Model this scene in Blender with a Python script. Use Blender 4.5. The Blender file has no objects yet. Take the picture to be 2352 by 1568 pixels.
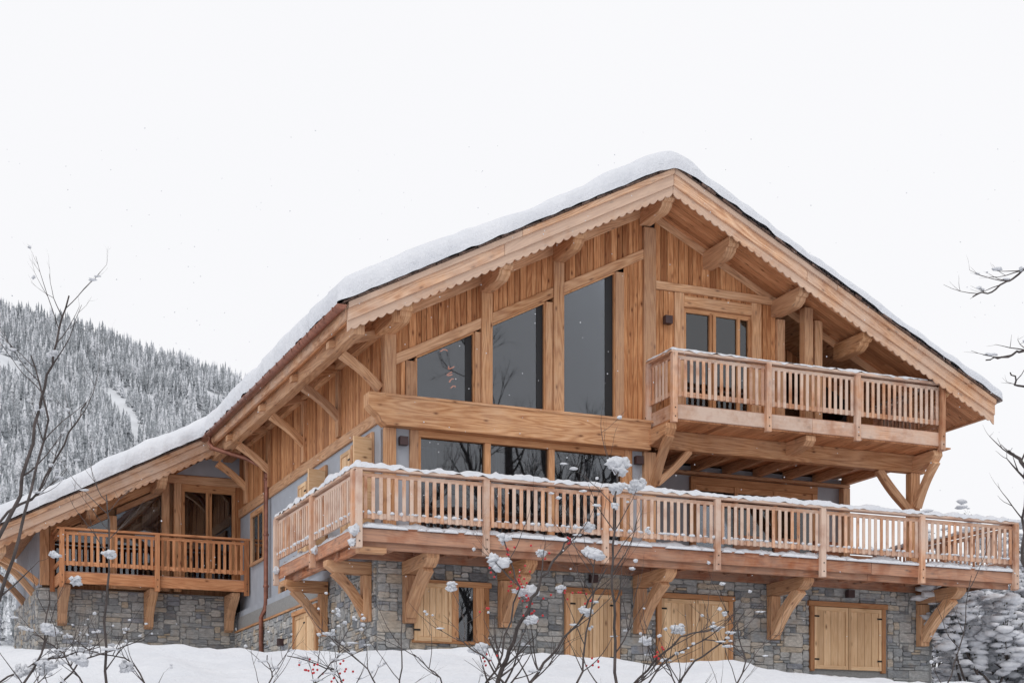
import bpy, bmesh, math, random
from mathutils import Vector, Matrix, noise
random.seed(7)
R = random.random
def U(a,b): return a+(b-a)*random.random()
sc = bpy.context.scene
sc.view_settings.view_transform='Standard'; sc.view_settings.look='None'; sc.view_settings.exposure=0

# ---------------------------------------------------------------- materials
def newmat(name):
    m=bpy.data.materials.new(name); m.use_nodes=True
    nt=m.node_tree; nt.nodes.clear()
    out=nt.nodes.new('ShaderNodeOutputMaterial'); b=nt.nodes.new('ShaderNodeBsdfPrincipled')
    nt.links.new(b.outputs[0],out.inputs[0]); return m,nt,b,out
def N(nt,t,**k):
    n=nt.nodes.new('ShaderNode'+t)
    for a,v in k.items():
        if a.startswith('i_'):
            key=a[2:]; key=int(key) if key.isdigit() else key.replace('_',' ')
            n.inputs[key].default_value=v
        else: setattr(n,a,v)
    return n
def ramp(nt,stops,interp='LINEAR'):
    r=nt.nodes.new('ShaderNodeValToRGB'); cr=r.color_ramp; cr.interpolation=interp
    while len(cr.elements)<len(stops): cr.elements.new(.5)
    for e,(p,c) in zip(cr.elements,stops):
        e.position=p; e.color=(c[0],c[1],c[2],1) if not isinstance(c,(int,float)) else (c,c,c,1)
    return r
def mix(nt,a,b,f,mode='MIX'):
    n=nt.nodes.new('ShaderNodeMix'); n.data_type='RGBA'; n.blend_type=mode
    L=nt.links.new
    for sock,v in ((n.inputs[0],f),(n.inputs[6],a),(n.inputs[7],b)):
        if hasattr(v,'links'): L(v,sock)
        else: sock.default_value=v if isinstance(v,(int,float)) else (v[0],v[1],v[2],1)
    return n.outputs[2]
def math_(nt,op,a,b=0.0,c=None,clamp=False):
    n=nt.nodes.new('ShaderNodeMath'); n.operation=op; n.use_clamp=clamp
    for s,v in zip(n.inputs,(a,b,c)):
        if v is None: continue
        if hasattr(v,'links'): nt.links.new(v,s)
        else: s.default_value=v
    return n.outputs[0]

def wood(name,light,mid,dark,rough=.65,grey=0.0,stain=0.0,gcol=(.50,.40,.32),ring=.24,checks=.6,var=1.0):
    m,nt,b,out=newmat(name); L=nt.links.new
    uv=N(nt,'UVMap',uv_map='UVMap'); rn=N(nt,'UVMap',uv_map='rnd')
    sep=N(nt,'SeparateXYZ'); L(rn.outputs[0],sep.inputs[0])
    mp=N(nt,'Mapping'); mp.inputs['Scale'].default_value=(1.0,15,1); L(uv.outputs[0],mp.inputs[0])
    wv=N(nt,'Mapping'); wv.inputs['Scale'].default_value=(.32,3.2,1); L(uv.outputs[0],wv.inputs[0])
    n2=N(nt,'TexNoise',i_Scale=1.0,i_Detail=1.5); L(wv.outputs[0],n2.inputs[0])
    rings=math_(nt,'SINE',math_(nt,'MULTIPLY',n2.outputs[0],95.0))
    rings=math_(nt,'MULTIPLY_ADD',rings,.5,.5)
    n1=N(nt,'TexNoise',i_Scale=2.0,i_Detail=6.0,i_Roughness=.68); L(mp.outputs[0],n1.inputs[0])
    g=math_(nt,'ADD',math_(nt,'MULTIPLY',rings,ring),math_(nt,'MULTIPLY',n1.outputs[0],.95))
    r=ramp(nt,[(.34,light),(.56,mid),(.84,dark)]); L(g,r.inputs[0])
    col=r.outputs[0]
    # drying checks: thin dark cracks along the grain
    ck=N(nt,'Mapping'); ck.inputs['Scale'].default_value=(.9,26,1); ck.inputs['Location'].default_value=(7,3,0); L(uv.outputs[0],ck.inputs[0])
    n7=N(nt,'TexNoise',i_Scale=1.0,i_Detail=2.0); L(ck.outputs[0],n7.inputs[0])
    cr_=ramp(nt,[(.655,0.0),(.70,checks)]); L(n7.outputs[0],cr_.inputs[0])
    col=mix(nt,col,(dark[0]*.55,dark[1]*.5,dark[2]*.5),cr_.outputs[0])
    # knots
    kv=N(nt,'Mapping'); kv.inputs['Scale'].default_value=(2.4,5.5,1); L(uv.outputs[0],kv.inputs[0])
    vo=N(nt,'TexVoronoi',i_Scale=1.0); L(kv.outputs[0],vo.inputs[0])
    k=ramp(nt,[(.05,1.0),(.10,.55),(.17,.12),(.22,0.0)]); L(vo.outputs['Distance'],k.inputs[0])
    col=mix(nt,col,(dark[0]*.42,dark[1]*.34,dark[2]*.3),k.outputs[0])
    tone=ramp(nt,[(0,(1-.32*var,1-.38*var,1-.42*var)),(.35,(.93,.90,.87)),(.7,(1.06,1.06,1.06)),(1,(1+.18*var,1+.24*var,1+.30*var))]); L(sep.outputs[0],tone.inputs[0])
    col=mix(nt,col,tone.outputs[0],1.0,'MULTIPLY')
    tc=N(nt,'TexCoord')
    big=N(nt,'TexNoise',i_Scale=.9,i_Detail=4.0); L(tc.outputs['Object'],big.inputs[0])
    bt=ramp(nt,[(.3,(.86,.82,.80)),(.7,(1.10,1.12,1.14))]); L(big.outputs[0],bt.inputs[0])
    col=mix(nt,col,bt.outputs[0],1.0,'MULTIPLY')
    if grey>0:
        n3=N(nt,'TexNoise',i_Scale=1.1,i_Detail=5.0,i_Roughness=.7); L(tc.outputs['Object'],n3.inputs[0])
        f=math_(nt,'ADD',n3.outputs[0],math_(nt,'MULTIPLY',sep.outputs[1],.35))
        rr=ramp(nt,[(.48,0.0),(.76,grey)]); L(f,rr.inputs[0])
        col=mix(nt,col,gcol,rr.outputs[0])
    if stain>0:
        n4=N(nt,'TexNoise',i_Scale=2.3,i_Detail=4.0); L(tc.outputs['Object'],n4.inputs[0])
        rr=ramp(nt,[(.52,0.0),(.66,stain)]); L(n4.outputs[0],rr.inputs[0])
        col=mix(nt,col,(.30,.095,.04),rr.outputs[0])
    L(col,b.inputs['Base Color']); b.inputs['Roughness'].default_value=rough
    b.inputs['Specular IOR Level'].default_value=.25
    bp=N(nt,'Bump',i_Strength=.35,i_Distance=.012); L(g,bp.inputs['Height']); L(bp.outputs[0],b.inputs['Normal'])
    return m
M={}
M['post']=wood('larch_post',(.74,.46,.265),(.63,.345,.175),(.40,.175,.075),grey=.25,gcol=(.62,.45,.33))
M['clad']=wood('larch_cladding',(.69,.375,.185),(.57,.265,.115),(.32,.115,.042),stain=.22,ring=.18,var=1.25)
M['soffit']=wood('larch_soffit',(.68,.37,.20),(.57,.275,.135),(.36,.145,.065),ring=.15)
M['fascia']=wood('larch_fascia',(.76,.49,.31),(.66,.38,.22),(.44,.21,.11),grey=.65,gcol=(.67,.52,.42),ring=.26)
M['deck']=wood('weathered_larch',(.72,.44,.28),(.60,.32,.185),(.38,.15,.07),grey=.8,stain=.4,gcol=(.68,.54,.45),ring=.15)
M['deckred']=wood('wet_larch',(.58,.26,.13),(.46,.17,.075),(.22,.065,.03),grey=.4,stain=.55,ring=.2)
M['wing']=wood('larch_rail',(.66,.34,.18),(.54,.245,.115),(.34,.13,.06),ring=.15)
M['shutter']=wood('pine_shutter',(.82,.59,.37),(.76,.51,.295),(.58,.35,.18),ring=.12,checks=.2,var=.7)
M['frame']=wood('window_frame_wood',(.67,.38,.20),(.58,.30,.145),(.42,.19,.085),ring=.15,checks=.3)

def snowmat():
    m,nt,b,out=newmat('snow'); L=nt.links.new
    b.inputs['Roughness'].default_value=.65
    b.inputs['Specular IOR Level'].default_value=.12
    tc=N(nt,'TexCoord')
    n=N(nt,'TexNoise',i_Scale=6.0,i_Detail=9.0,i_Roughness=.68); L(tc.outputs['Object'],n.inputs[0])
    n2=N(nt,'TexNoise',i_Scale=.9,i_Detail=3.0); L(tc.outputs['Object'],n2.inputs[0])
    r=ramp(nt,[(.3,(.68,.70,.745)),(.7,(.79,.80,.83))]); L(math_(nt,'MULTIPLY_ADD',n2.outputs[0],.5,math_(nt,'MULTIPLY',n.outputs[0],.5)),r.inputs[0]); L(r.outputs[0],b.inputs['Base Color'])
    bp=N(nt,'Bump',i_Strength=.75,i_Distance=.08); L(n.outputs[0],bp.inputs['Height']); L(bp.outputs[0],b.inputs['Normal'])
    return m
M['snow']=snowmat()
def stonemat():
    m,nt,b,out=newmat('schist_stone'); L=nt.links.new
    rn=N(nt,'UVMap',uv_map='rnd'); sep=N(nt,'SeparateXYZ'); L(rn.outputs[0],sep.inputs[0])
    r=ramp(nt,[(0,(.20,.21,.225)),(.20,(.30,.315,.325)),(.42,(.39,.40,.40)),(.60,(.47,.465,.45)),(.76,(.56,.54,.50)),(.87,(.47,.38,.28)),(.95,(.58,.50,.40)),(1,(.30,.32,.36))]); L(sep.outputs[0],r.inputs[0])
    tc=N(nt,'TexCoord'); n=N(nt,'TexNoise',i_Scale=9.0,i_Detail=8.0,i_Roughness=.7); 
    mp=N(nt,'Mapping'); mp.inputs['Scale'].default_value=(1,1,2.4); L(tc.outputs['Object'],mp.inputs[0]); L(mp.outputs[0],n.inputs[0])
    v=ramp(nt,[(.25,.5),(.5,.97),(.75,1.45)]); L(n.outputs[0],v.inputs[0])
    col=mix(nt,r.outputs[0],v.outputs[0],1.0,'MULTIPLY')
    n5=N(nt,'TexNoise',i_Scale=2.5,i_Detail=3.0); L(tc.outputs['Object'],n5.inputs[0])
    w=ramp(nt,[(.52,0.0),(.7,.45)]); L(n5.outputs[0],w.inputs[0])
    col=mix(nt,col,(.47,.38,.28),w.outputs[0])
    L(col,b.inputs['Base Color']); b.inputs['Roughness'].default_value=.8
    bp=N(nt,'Bump',i_Strength=.8,i_Distance=.03); L(n.outputs[0],bp.inputs['Height']); L(bp.outputs[0],b.inputs['Normal'])
    return m
M['stone']=stonemat()
def plain(name,c,rough=.7,metal=0.0,noise_amt=.15,scale=6.0,bump=.15):
    m,nt,b,out=newmat(name); L=nt.links.new
    tc=N(nt,'TexCoord'); n=N(nt,'TexNoise',i_Scale=scale,i_Detail=6.0); L(tc.outputs['Object'],n.inputs[0])
    r=ramp(nt,[(.25,1-noise_amt),(.75,1+noise_amt)]); L(n.outputs[0],r.inputs[0])
    L(mix(nt,c,r.outputs[0],1.0,'MULTIPLY'),b.inputs['Base Color'])
    b.inputs['Roughness'].default_value=rough; b.inputs['Metallic'].default_value=metal
    bp=N(nt,'Bump',i_Strength=bump,i_Distance=.01); L(n.outputs[0],bp.inputs['Height']); L(bp.outputs[0],b.inputs['Normal'])
    return m
M['render']=plain('grey_render',(.40,.43,.48),.85,noise_amt=.1,scale=3)
M['mortar']=plain('mortar',(.29,.29,.285),.9,scale=20)
M['dark']=plain('dark_interior_and_strip',(.012,.012,.014),.6)
M['room']=plain('room_wall',(.06,.062,.066),.8)  # room shade put into the colour, so the core behind glass looks unlit
M['copper']=plain('copper_gutter',(.30,.13,.09),.45,.55,.3,9)
M['lamp']=plain('brown_metal',(.07,.04,.04),.5,.3)
M['iron']=plain('black_iron',(.015,.015,.015),.5,.6)
M['shingle']=plain('dark_shingle',(.15,.095,.075),.8,noise_amt=.7,scale=14)
M['curtain']=plain('curtain',(.30,.30,.29),.9)
M['berry']=plain('red_berry',(.50,.015,.02),.35)
def barkmat():
    m,nt,b,out=newmat('snow_dusted_bark'); L=nt.links.new
    g=N(nt,'NewGeometry'); s=N(nt,'SeparateXYZ'); L(g.outputs['Normal'],s.inputs[0])
    tc=N(nt,'TexCoord'); n=N(nt,'TexNoise',i_Scale=12.0,i_Detail=4.0); L(tc.outputs['Object'],n.inputs[0])
    f=math_(nt,'ADD',s.outputs[2],math_(nt,'MULTIPLY',n.outputs[0],.7))
    r=ramp(nt,[(1.0,0.0),(1.2,.75)]); L(f,r.inputs[0])
    c=ramp(nt,[(.3,(.035,.028,.026)),(.7,(.10,.08,.075))]); L(n.outputs[0],c.inputs[0])
    L(mix(nt,c.outputs[0],(.82,.83,.86),r.outputs[0]),b.inputs['Base Color']); b.inputs['Roughness'].default_value=.85
    return m
M['bark']=barkmat()
def glassmat():
    m,nt,b,out=newmat('window_glass'); L=nt.links.new
    nt.nodes.remove(b)
    tr=N(nt,'BsdfTransparent'); tr.inputs[0].default_value=(.55,.58,.62,1)
    gl=N(nt,'BsdfGlossy'); gl.inputs['Roughness'].default_value=.015; gl.inputs[0].default_value=(.97,.98,1,1)
    fr=N(nt,'Fresnel'); fr.inputs[0].default_value=1.9
    mx=N(nt,'MixShader'); L(fr.outputs[0],mx.inputs[0]); L(tr.outputs[0],mx.inputs[1]); L(gl.outputs[0],mx.inputs[2])
    tc=N(nt,'TexCoord'); n=N(nt,'TexNoise',i_Scale=.6,i_Detail=1.0); L(tc.outputs['Object'],n.inputs[0])
    bp=N(nt,'Bump',i_Strength=.12,i_Distance=.05); L(n.outputs[0],bp.inputs['Height']); L(bp.outputs[0],gl.inputs['Normal'])
    L(mx.outputs[0],out.inputs[0]); return m
M['glass']=glassmat()
def emis(name,c,s):
    m,nt,b,out=newmat(name); b.inputs['Base Color'].default_value=(*c,1)
    b.inputs['Emission Color'].default_value=(*c,1); b.inputs['Emission Strength'].default_value=s; return m
M['glow']=emis('copper_lamp_glow',(.9,.27,.12),1.3)

# ---------------------------------------------------------------- mesh builder
class MB:
    def __init__(s): s.v=[];s.f=[];s.info=[]
    def add(s,vs,fs,g=(1,0,0),rnd=None,smooth=False):
        o=len(s.v); s.v+= [tuple(p) for p in vs]
        r=(R(),R()) if rnd is None else rnd
        off=(U(0,50),U(0,50)); g=Vector(g).normalized()
        for f in fs:
            s.f.append([o+i for i in f]); s.info.append((g,off,r,smooth))
    def box(s,x0,x1,y0,y1,z0,z1,g='x'):
        vs=[(x,y,z) for x in(x0,x1) for y in(y0,y1) for z in(z0,z1)]
        fs=[(0,1,3,2),(4,6,7,5),(0,4,5,1),(2,3,7,6),(0,2,6,4),(1,5,7,3)]
        s.add(vs,fs,{'x':(1,0,0),'y':(0,1,0),'z':(0,0,1)}[g])
    def beam(s,p0,p1,w,h,up=(0,0,1)):
        p0=Vector(p0);p1=Vector(p1);d=(p1-p0).normalized();up=Vector(up)
        sd=d.cross(up).normalized(); up=sd.cross(d).normalized()
        vs=[p+sd*(a*w/2)+up*(b*h/2) for p in(p0,p1) for a in(-1,1) for b in(-1,1)]
        fs=[(0,1,3,2),(4,6,7,5),(0,4,5,1),(2,3,7,6),(0,2,6,4),(1,5,7,3)]
        s.add(vs,fs,d)
    def prism(s,poly,axis,a0,a1,g=(1,0,0)):
        n=len(poly)
        def P(p,a):
            return {'y':(p[0],a,p[1]),'x':(a,p[0],p[1]),'z':(p[0],p[1],a)}[axis]
        vs=[P(p,a0) for p in poly]+[P(p,a1) for p in poly]
        fs=[list(range(n)),list(range(2*n-1,n-1,-1))]+[(i,(i+1)%n,n+(i+1)%n,n+i) for i in range(n)]
        s.add(vs,fs,g)
    def obj(s,name,mat,parent=None,bevel=0.0,recalc=True):
        me=bpy.data.meshes.new(name); me.from_pydata(s.v,[],s.f); 
        if recalc:
            bm=bmesh.new(); bm.from_mesh(me); bmesh.ops.recalc_face_normals(bm,faces=bm.faces); bm.to_mesh(me); bm.free()
        u1=me.uv_layers.new(name='UVMap'); u2=me.uv_layers.new(name='rnd')
        vc=me.vertices; li=me.loops
        for p,(g,off,r,sm) in zip(me.polygons,s.info):
            p.use_smooth=sm
            n=p.normal; t=n.cross(g)
            if t.length<.3: gg=Vector((0,0,1)) if abs(n.z)<.8 else Vector((1,0,0)); t=n.cross(gg)
            else: gg=g
            t=t.normalized()
            for i in p.loop_indices:
                c=vc[li[i].vertex_index].co
                u1.data[i].uv=(c.dot(gg)+off[0],c.dot(t)+off[1]); u2.data[i].uv=r
        me.materials.append(M[mat] if isinstance(mat,str) else mat)
        o=bpy.data.objects.new(name,me); sc.collection.objects.link(o)
        if parent: o.parent=parent
        if bevel>0:
            b=o.modifiers.new('bevel','BEVEL'); b.width=bevel; b.segments=1; b.limit_method='ANGLE'; b.angle_limit=math.radians(50)
        return o
def empty(name,loc=(0,0,0),rot=0):
    e=bpy.data.objects.new(name,None); e.location=loc; e.rotation_euler=(0,0,rot); sc.collection.objects.link(e); return e

chalet=empty('wooden_chalet',(-2.588,32,0),math.radians(23.0))
B={k:MB() for k in ['post','clad','soffit','fascia','deck','deckred','wing','shutter','frame','snow','stone','render','mortar','dark','room','copper','lamp','iron','shingle','curtain','glass','glow']}

def zr(s): return 13.1-.515*(5.9-s) if s<5.9 else 13.1-.48*(s-5.9)

# ---------------------------------------------------------------- snow helpers
def nz(x,y=0,z=0): return noise.noise(Vector((x,y,z)))
def snow_strip(mb,p0,p1,w,h,seed=0,step=.06,gap=-9,droop=.0):
    p0=Vector(p0);p1=Vector(p1);L=(p1-p0).length;d=(p1-p0)/L;sd=d.cross(Vector((0,0,1))).normalized()
    n=max(3,int(L/step)); K=7; rings=[]
    for i in range(n+1):
        t=i/n*L; a=nz(t*1.3,seed*3.1)*.8+nz(t*5,seed*7.7)*.6+nz(t*13,seed*3.3)*.35
        if a<gap: hh=0
        else: hh=h*max(.15,1+a)
        e=min(1,min(t,L-t)/.06+.25); hh*=e
        ww=w*(1+.28*nz(t*3.1,seed*1.9+5)); ring=[]
        for k in range(K):
            an=math.pi*k/(K-1); 
            off=sd*(-math.cos(an)*ww/2)
            z=(math.sin(an)**.6)*hh
            if k in(0,K-1): z=-droop*(.5+2.4*nz(t*6,seed+k)) 
            ring.append(p0+d*t+off+Vector((0,0,z+.002)))
        rings.append((ring,hh))
    vs=[];fs=[]
    for i,(r,hh) in enumerate(rings):
        vs+=r
        if i>0 and (hh>h*.1 or rings[i-1][1]>h*.1):
            for k in range(K-1):
                a=(i-1)*K+k; fs.append((a,a+1,a+K+1,a+K))
    fs.append(list(range(K))[::-1]); fs.append([ (len(rings)-1)*K+k for k in range(K)])
    mb.add(vs,fs,smooth=True)
def ico_t(sub=2):
    bm=bmesh.new(); bmesh.ops.create_icosphere(bm,subdivisions=sub,radius=1); 
    v=[x.co.copy() for x in bm.verts]; f=[[a.index for a in x.verts] for x in bm.faces]; bm.free(); return v,f
ICO={1:ico_t(1),2:ico_t(2),3:ico_t(3)}
def clump(mb,c,rx,ry,rz,seed,sub=2,amp=.35,fr=1.6):
    v,f=ICO[sub]; c=Vector(c); out=[]
    for p in v:
        k=1+amp*nz(p.x*fr+seed*5.3,p.y*fr+seed,p.z*fr)+amp*.5*nz(p.x*fr*2.6+seed,p.y*fr*2.6,p.z*fr*2.6+seed)
        out.append(c+Vector((p.x*rx*k,p.y*ry*k,p.z*rz*k)))
    mb.add(out,f,smooth=True)

# ---------------------------------------------------------------- roof
S0,SE,SR=-1.15,-7.1,14.22
def slab(top,bot,s0,s1,v0,v1,mb,g=(0,1,0)):
    ps=[s0]+([5.9] if s0<5.9<s1 else [])+[s1]
    poly=[(s,zr(s)+top) for s in ps]+[(s,zr(s)+bot) for s in reversed(ps)]
    mb.prism(poly,'y',v0,v1,g)
slab(-.05,-.37,S0+.06,SR-.06,-1.24,18,B['post'])
slab(-.05,-.37,SE+.06,S0+.05,11.06,18,B['post'])
for (sa,sb,vf) in ((S0-.06,SR+.06,-1.385),(SE-.06,S0-.07,10.915)):
    s=sa
    while s<sb-.02:
        e=min(s+U(.10,.24),sb)
        if s<5.9<e: e=5.9
        j=U(-.06,.02); zt=U(-.012,.004)
        B['shingle'].prism([(s,zr(s)+zt),(e-.006,zr(e-.006)+zt),(e-.006,zr(e-.006)-.045),(s,zr(s)-.045)],'y',vf+j,vf+.6)
        s=e
v=-1.4
while v<10.9:
    B['shingle'].prism([(S0-.10+U(-.03,.02),zr(S0-.10)-.002),(S0+.5,zr(S0+.5)-.002),(S0+.5,zr(S0+.5)-.045),(S0-.10,zr(S0-.10)-.045)],'y',v,v+.19); v+=.2
def rake(s0,s1,t0,t1,v0,v1,mb,maxlen=4.5):
    d=1 if s1>s0 else -1; s=s0
    while (s1-s)*d>.01:
        e=s+d*U(maxlen*.7,maxlen)
        if (s1-e)*d<1.2: e=s1
        mb.prism([(s,zr(s)+t0),(e-d*.006,zr(e-d*.006)+t0),(e-d*.006,zr(e-d*.006)+t1),(s,zr(s)+t1)],'y',v0,v1,(1,0,.5*(1 if s0<5.9 and s1<=5.9 else -1)))
        s=e
def scallop(s0,s1,t0,t1,v0,v1,mb,g):
    n=int(abs(s1-s0)/.0225); vs=[];fs=[]
    for i in range(n+1):
        s=s0+(s1-s0)*i/n; L=abs(s-s0)*1.12; ph=(L%.20)/.20
        dz=.062*math.sin(math.pi*ph)**.7
        for vv in(v0,v1): vs+= [(s,vv,zr(s)+t0),(s,vv,zr(s)+t1-dz)]
    for i in range(n):
        a=i*4;b=a+4
        fs+=[(a,a+1,b+1,b),(a+2,b+2,b+3,a+3),(a,b,b+2,a+2),(a+1,a+3,b+3,b+1)]
    fs+=[(0,2,3,1),(n*4,n*4+1,n*4+3,n*4+2)]
    mb.add(vs,fs,g)
for (a,b,vo) in ((5.897,S0,0),(5.903,SR,0),(S0+.8,SE,12.3)):
    g=(1,0,.5) if b<5.9 else (1,0,-.5)
    rake(a,b,-.052,-.175,vo-1.385,vo-1.25,B['fascia'])
    rake(a,b,-.17,-.40,vo-1.335,vo-1.252,B['fascia'])
    scallop(a,b,-.395,-.545,vo-1.295,vo-1.262,B['fascia'],g)
for vo,(ss,se) in ((0,(S0+.03,SR-.05)),(12.3,(SE+.05,S0+.7))):
    for i in range(8):
        v0=vo-1.25+i*.157
        for (a,b) in (((ss,5.897),(5.903,se)) if se>5.9 else ((ss,se),)):
            s=a
            while s<b-.01:
                e=min(b,s+U(2,4))
                B['soffit'].prism([(s,zr(s)-.375),(e,zr(e)-.375),(e,zr(e)-.40-(i%2)*.004),(s,zr(s)-.40-(i%2)*.004)],'y',v0,v0+.15,(1,0,.5 if b<5.9 else -.5)); s=e+.003
for i in range(8):
    s=S0+.02+i*.145
    v=.01
    while v<11:
        e=min(11.03,v+U(2.5,4.5)); B['soffit'].prism([(s,zr(s)-.375),(s+.138,zr(s+.138)-.375),(s+.138,zr(s+.138)-.40),(s,zr(s)-.40)],'y',v,e,(0,1,0)); v=e+.003
slab(-.375,-.40,SE+.05,S0+.02,12.31,17.9,B['soffit'])
slab(-.375,-.40,12.9,SR-.06,.01,17.9,B['soffit'])
B['fascia'].box(S0-.03,S0+.03,-1.25,11.05,zr(S0)-.36,zr(S0)-.06,'y')
B['fascia'].box(SE-.03,SE+.03,11.05,18,zr(SE)-.36,zr(SE)-.06,'y')
B['fascia'].box(SR-.05,SR+.02,-1.25,18,zr(SR)-.42,zr(SR)-.06,'y')
def purlin(s,v1,v0=-1.17,w=.25,top=-.402,h=.36):
    z=zr(s)+top - .06
    prof=[(v1,z),(v0,z),(v0,z-h*.40),(v0+.05,z-h*.55),(v0+.12,z-h*.55),(v0+.15,z-h*.75),(v0+.30,z-h*.97),(v0+.38,z-h),(v1,z-h)]
    B['post'].prism(prof,'x',s-w/2,s+w/2,(0,1,0))
for s in (.12,2.22,3.85,5.9,7.45,9.2,10.85,12.95): purlin(s,-.02)
for s in (-.35,-2.3,-4.1): purlin(s,12.28,11.1)
def arc(p0,p1,th,bow,n=8,taper=0):
    p0=Vector(p0);p1=Vector(p1);d=(p1-p0);L=d.length;d/=L;nn=Vector((-d.y,d.x)); A=[];C=[]
    for i in range(n+1):
        t=i/n; b=bow*math.sin(math.pi*t); c=p0+d*(L*t)
        A.append(c+nn*(b*1.0+th/2)); C.append(c+nn*(b*.55-th/2))
    return [tuple(q) for q in A]+[tuple(q) for q in reversed(C)]
EV=-.88
B['post'].box(EV-.11,EV+.11,-1.2,11.3,zr(EV)-.74,zr(EV)-.42,'y')
B['post'].box(-.16,.02,-1.0,11.3,zr(0)-.80,zr(0)-.45,'y')
for v in (.12,2.9,5.7,9.0,11.4):
    B['post'].prism(arc((-.03,8.22),(EV+.05,zr(EV)-.78),.17,-.05),'y',v-.09,v+.09,(1,0,-1))
    B['post'].prism([(EV-.25,zr(EV-.25)-.44),(0,zr(0)-.62),(0,zr(0)-.80),(EV-.25,zr(EV-.25)-.58)],'y',v-.085,v+.085)
    if v>1: B['post'].box(-.10,-.012,v-.11,v+.11,7.82,zr(0)-.81,'z')

def tube(mb,pts,r,seg=10):
    pts=[Vector(p) for p in pts]; rings=[]
    for i,p in enumerate(pts):
        d=(pts[min(i+1,len(pts)-1)]-pts[max(i-1,0)]).normalized()
        a=d.cross(Vector((0,0,1)));  a=a.normalized() if a.length>.1 else Vector((1,0,0)); b=d.cross(a)
        rings.append([p+a*(r*math.cos(2*math.pi*k/seg))+b*(r*math.sin(2*math.pi*k/seg)) for k in range(seg)])
    vs=[q for r_ in rings for q in r_]; fs=[]
    for i in range(len(pts)-1):
        for k in range(seg):
            a=i*seg+k;b=i*seg+(k+1)%seg; fs.append((a,b,b+seg,a+seg))
    fs+=[list(range(seg)),[(len(pts)-1)*seg+k for k in range(seg)]]
    mb.add(vs,fs,smooth=True)
gz=zr(S0)-.13
def gutter(sg,v0,v1,gz):
    K=9; vs=[];fs=[]
    for vv in (v0,v1):
        for rr in (.095,.08):
            for k in range(K):
                a=math.pi+math.pi*k/(K-1); vs.append((sg+rr*math.cos(a),vv,gz+rr*math.sin(a)))
    for k in range(K-1):
        fs.append((k,k+1,2*K+k+1,2*K+k)); fs.append((K+k,3*K+k,3*K+k+1,K+k+1))
        fs.append((k,K+k,K+k+1,k+1)); fs.append((2*K+k,2*K+k+1,3*K+k+1,3*K+k))
    B['copper'].add(vs,fs,smooth=True)
    B['copper'].prism([(sg+.094*math.cos(math.pi+math.pi*k/8),gz+.094*math.sin(math.pi+math.pi*k/8)) for k in range(9)],'y',v0-.004,v0-.0005)
    v=v0+.3
    while v<v1:
        B['copper'].box(sg-.11,sg+.11,v,v+.035,gz-.005,gz+.012); B['copper'].box(sg-.11,sg-.097,v,v+.035,gz-.07,gz+.012); v+=.6
gutter(S0-.14,-1.42,10.9,gz)
gutter(SE-.14,10.9,18,zr(SE)-.13)
tube(B['copper'],[(S0-.14,10.2,gz-.05),(S0-.14,10.2,gz-.25),(S0-.08,10.1,gz-.4),(-.5,9.5,gz-.72),(-.2,9.15,gz-.95),(-.12,9.0,gz-1.2),(-.12,9.0,4.9),(-.14,9.02,4.75),(-.22,9.1,4.55),(-.22,9.1,2.5)],.06)
for z_ in (8.0,6.6,5.3): tube(B['copper'],[(-.12,9.0,z_),(-.12,9.0,z_+.05)],.075)

# snow on the roof
st=.12; nsx=int(round((14.4+7.2)/st)); nvy=int(round((18+1.44)/st))
vs=[];idx={};fs=[]
def cell(i,j):
    s=-7.2+(i+.5)*st; v=-1.44+(j+.5)*st
    return (s>-1.2) or (v>10.8)
def dedge(s,v):
    a=min(s+1.2,14.4-s,v+1.44,18-v); b=min(s+7.2,14.4-s,v-10.8,18-v)
    return max(a,b,0)
def vert(i,j):
    if (i,j) in idx: return idx[(i,j)]
    s=-7.2+i*st; v=-1.44+j*st; d=dedge(s,v)
    T=.42+.12*nz(s*.5,v*.5)+.06*nz(s*1.7,v*1.7,3)+.035*nz(s*5,v*5,8)
    if s>5.9: T*=1-.32*min(1,(s-5.9)/.8)
    if s<2: T+=.10*min(1,(2-s)/2)
    q=1-min(d/.26,1); h=T*(max(0,1-q*q))**.5
    zc=zr(s)
    if abs(s-5.9)<.5: k=(.5-abs(s-5.9)); zc-= .35*k*k
    x=s;y=v
    wob=.07*nz(s*2.2,v*2.2,11)+.045*nz(s*7,v*7,2)
    fr=v<-1.2 or (10.79<v<11.03 and s<-1.1)
    if d<.02:
        o=.02+wob
        if v<-1.4 or (abs(v-10.8)<.01 and s<-1.2+.01): y-=o; 
        if abs(s+1.2)<.01 or abs(s+7.2)<.01: x-=o*1.5+.10; h-=.05
        if s>14.38: x+=o
        h-=.01-.04*nz(s*5,v*5,4)
    elif d<.13:
        o=.15+wob
        if fr: y-=o
        if 0<s+1.2<.13 and v<10.8 or s+7.2<.13: x-=o+.14
        if s>14.2: x+=o
        h=h*.80+.06*nz(s*5,v*5,5)
    elif d<.25:
        if fr: y-=.06
        h+=.04*nz(s*5,v*5,5)
    idx[(i,j)]=len(vs); vs.append((x,y,zc+.016+h)); return idx[(i,j)]
for i in range(nsx):
    for j in range(nvy):
        if cell(i,j): fs.append((vert(i,j),vert(i+1,j),vert(i+1,j+1),vert(i,j+1)))
rs=MB(); rs.add(vs,fs,smooth=True)
o=rs.obj('roof_snow','snow',chalet,recalc=False)
md=o.modifiers.new('s','SUBSURF'); md.levels=1; md.render_levels=1

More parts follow.
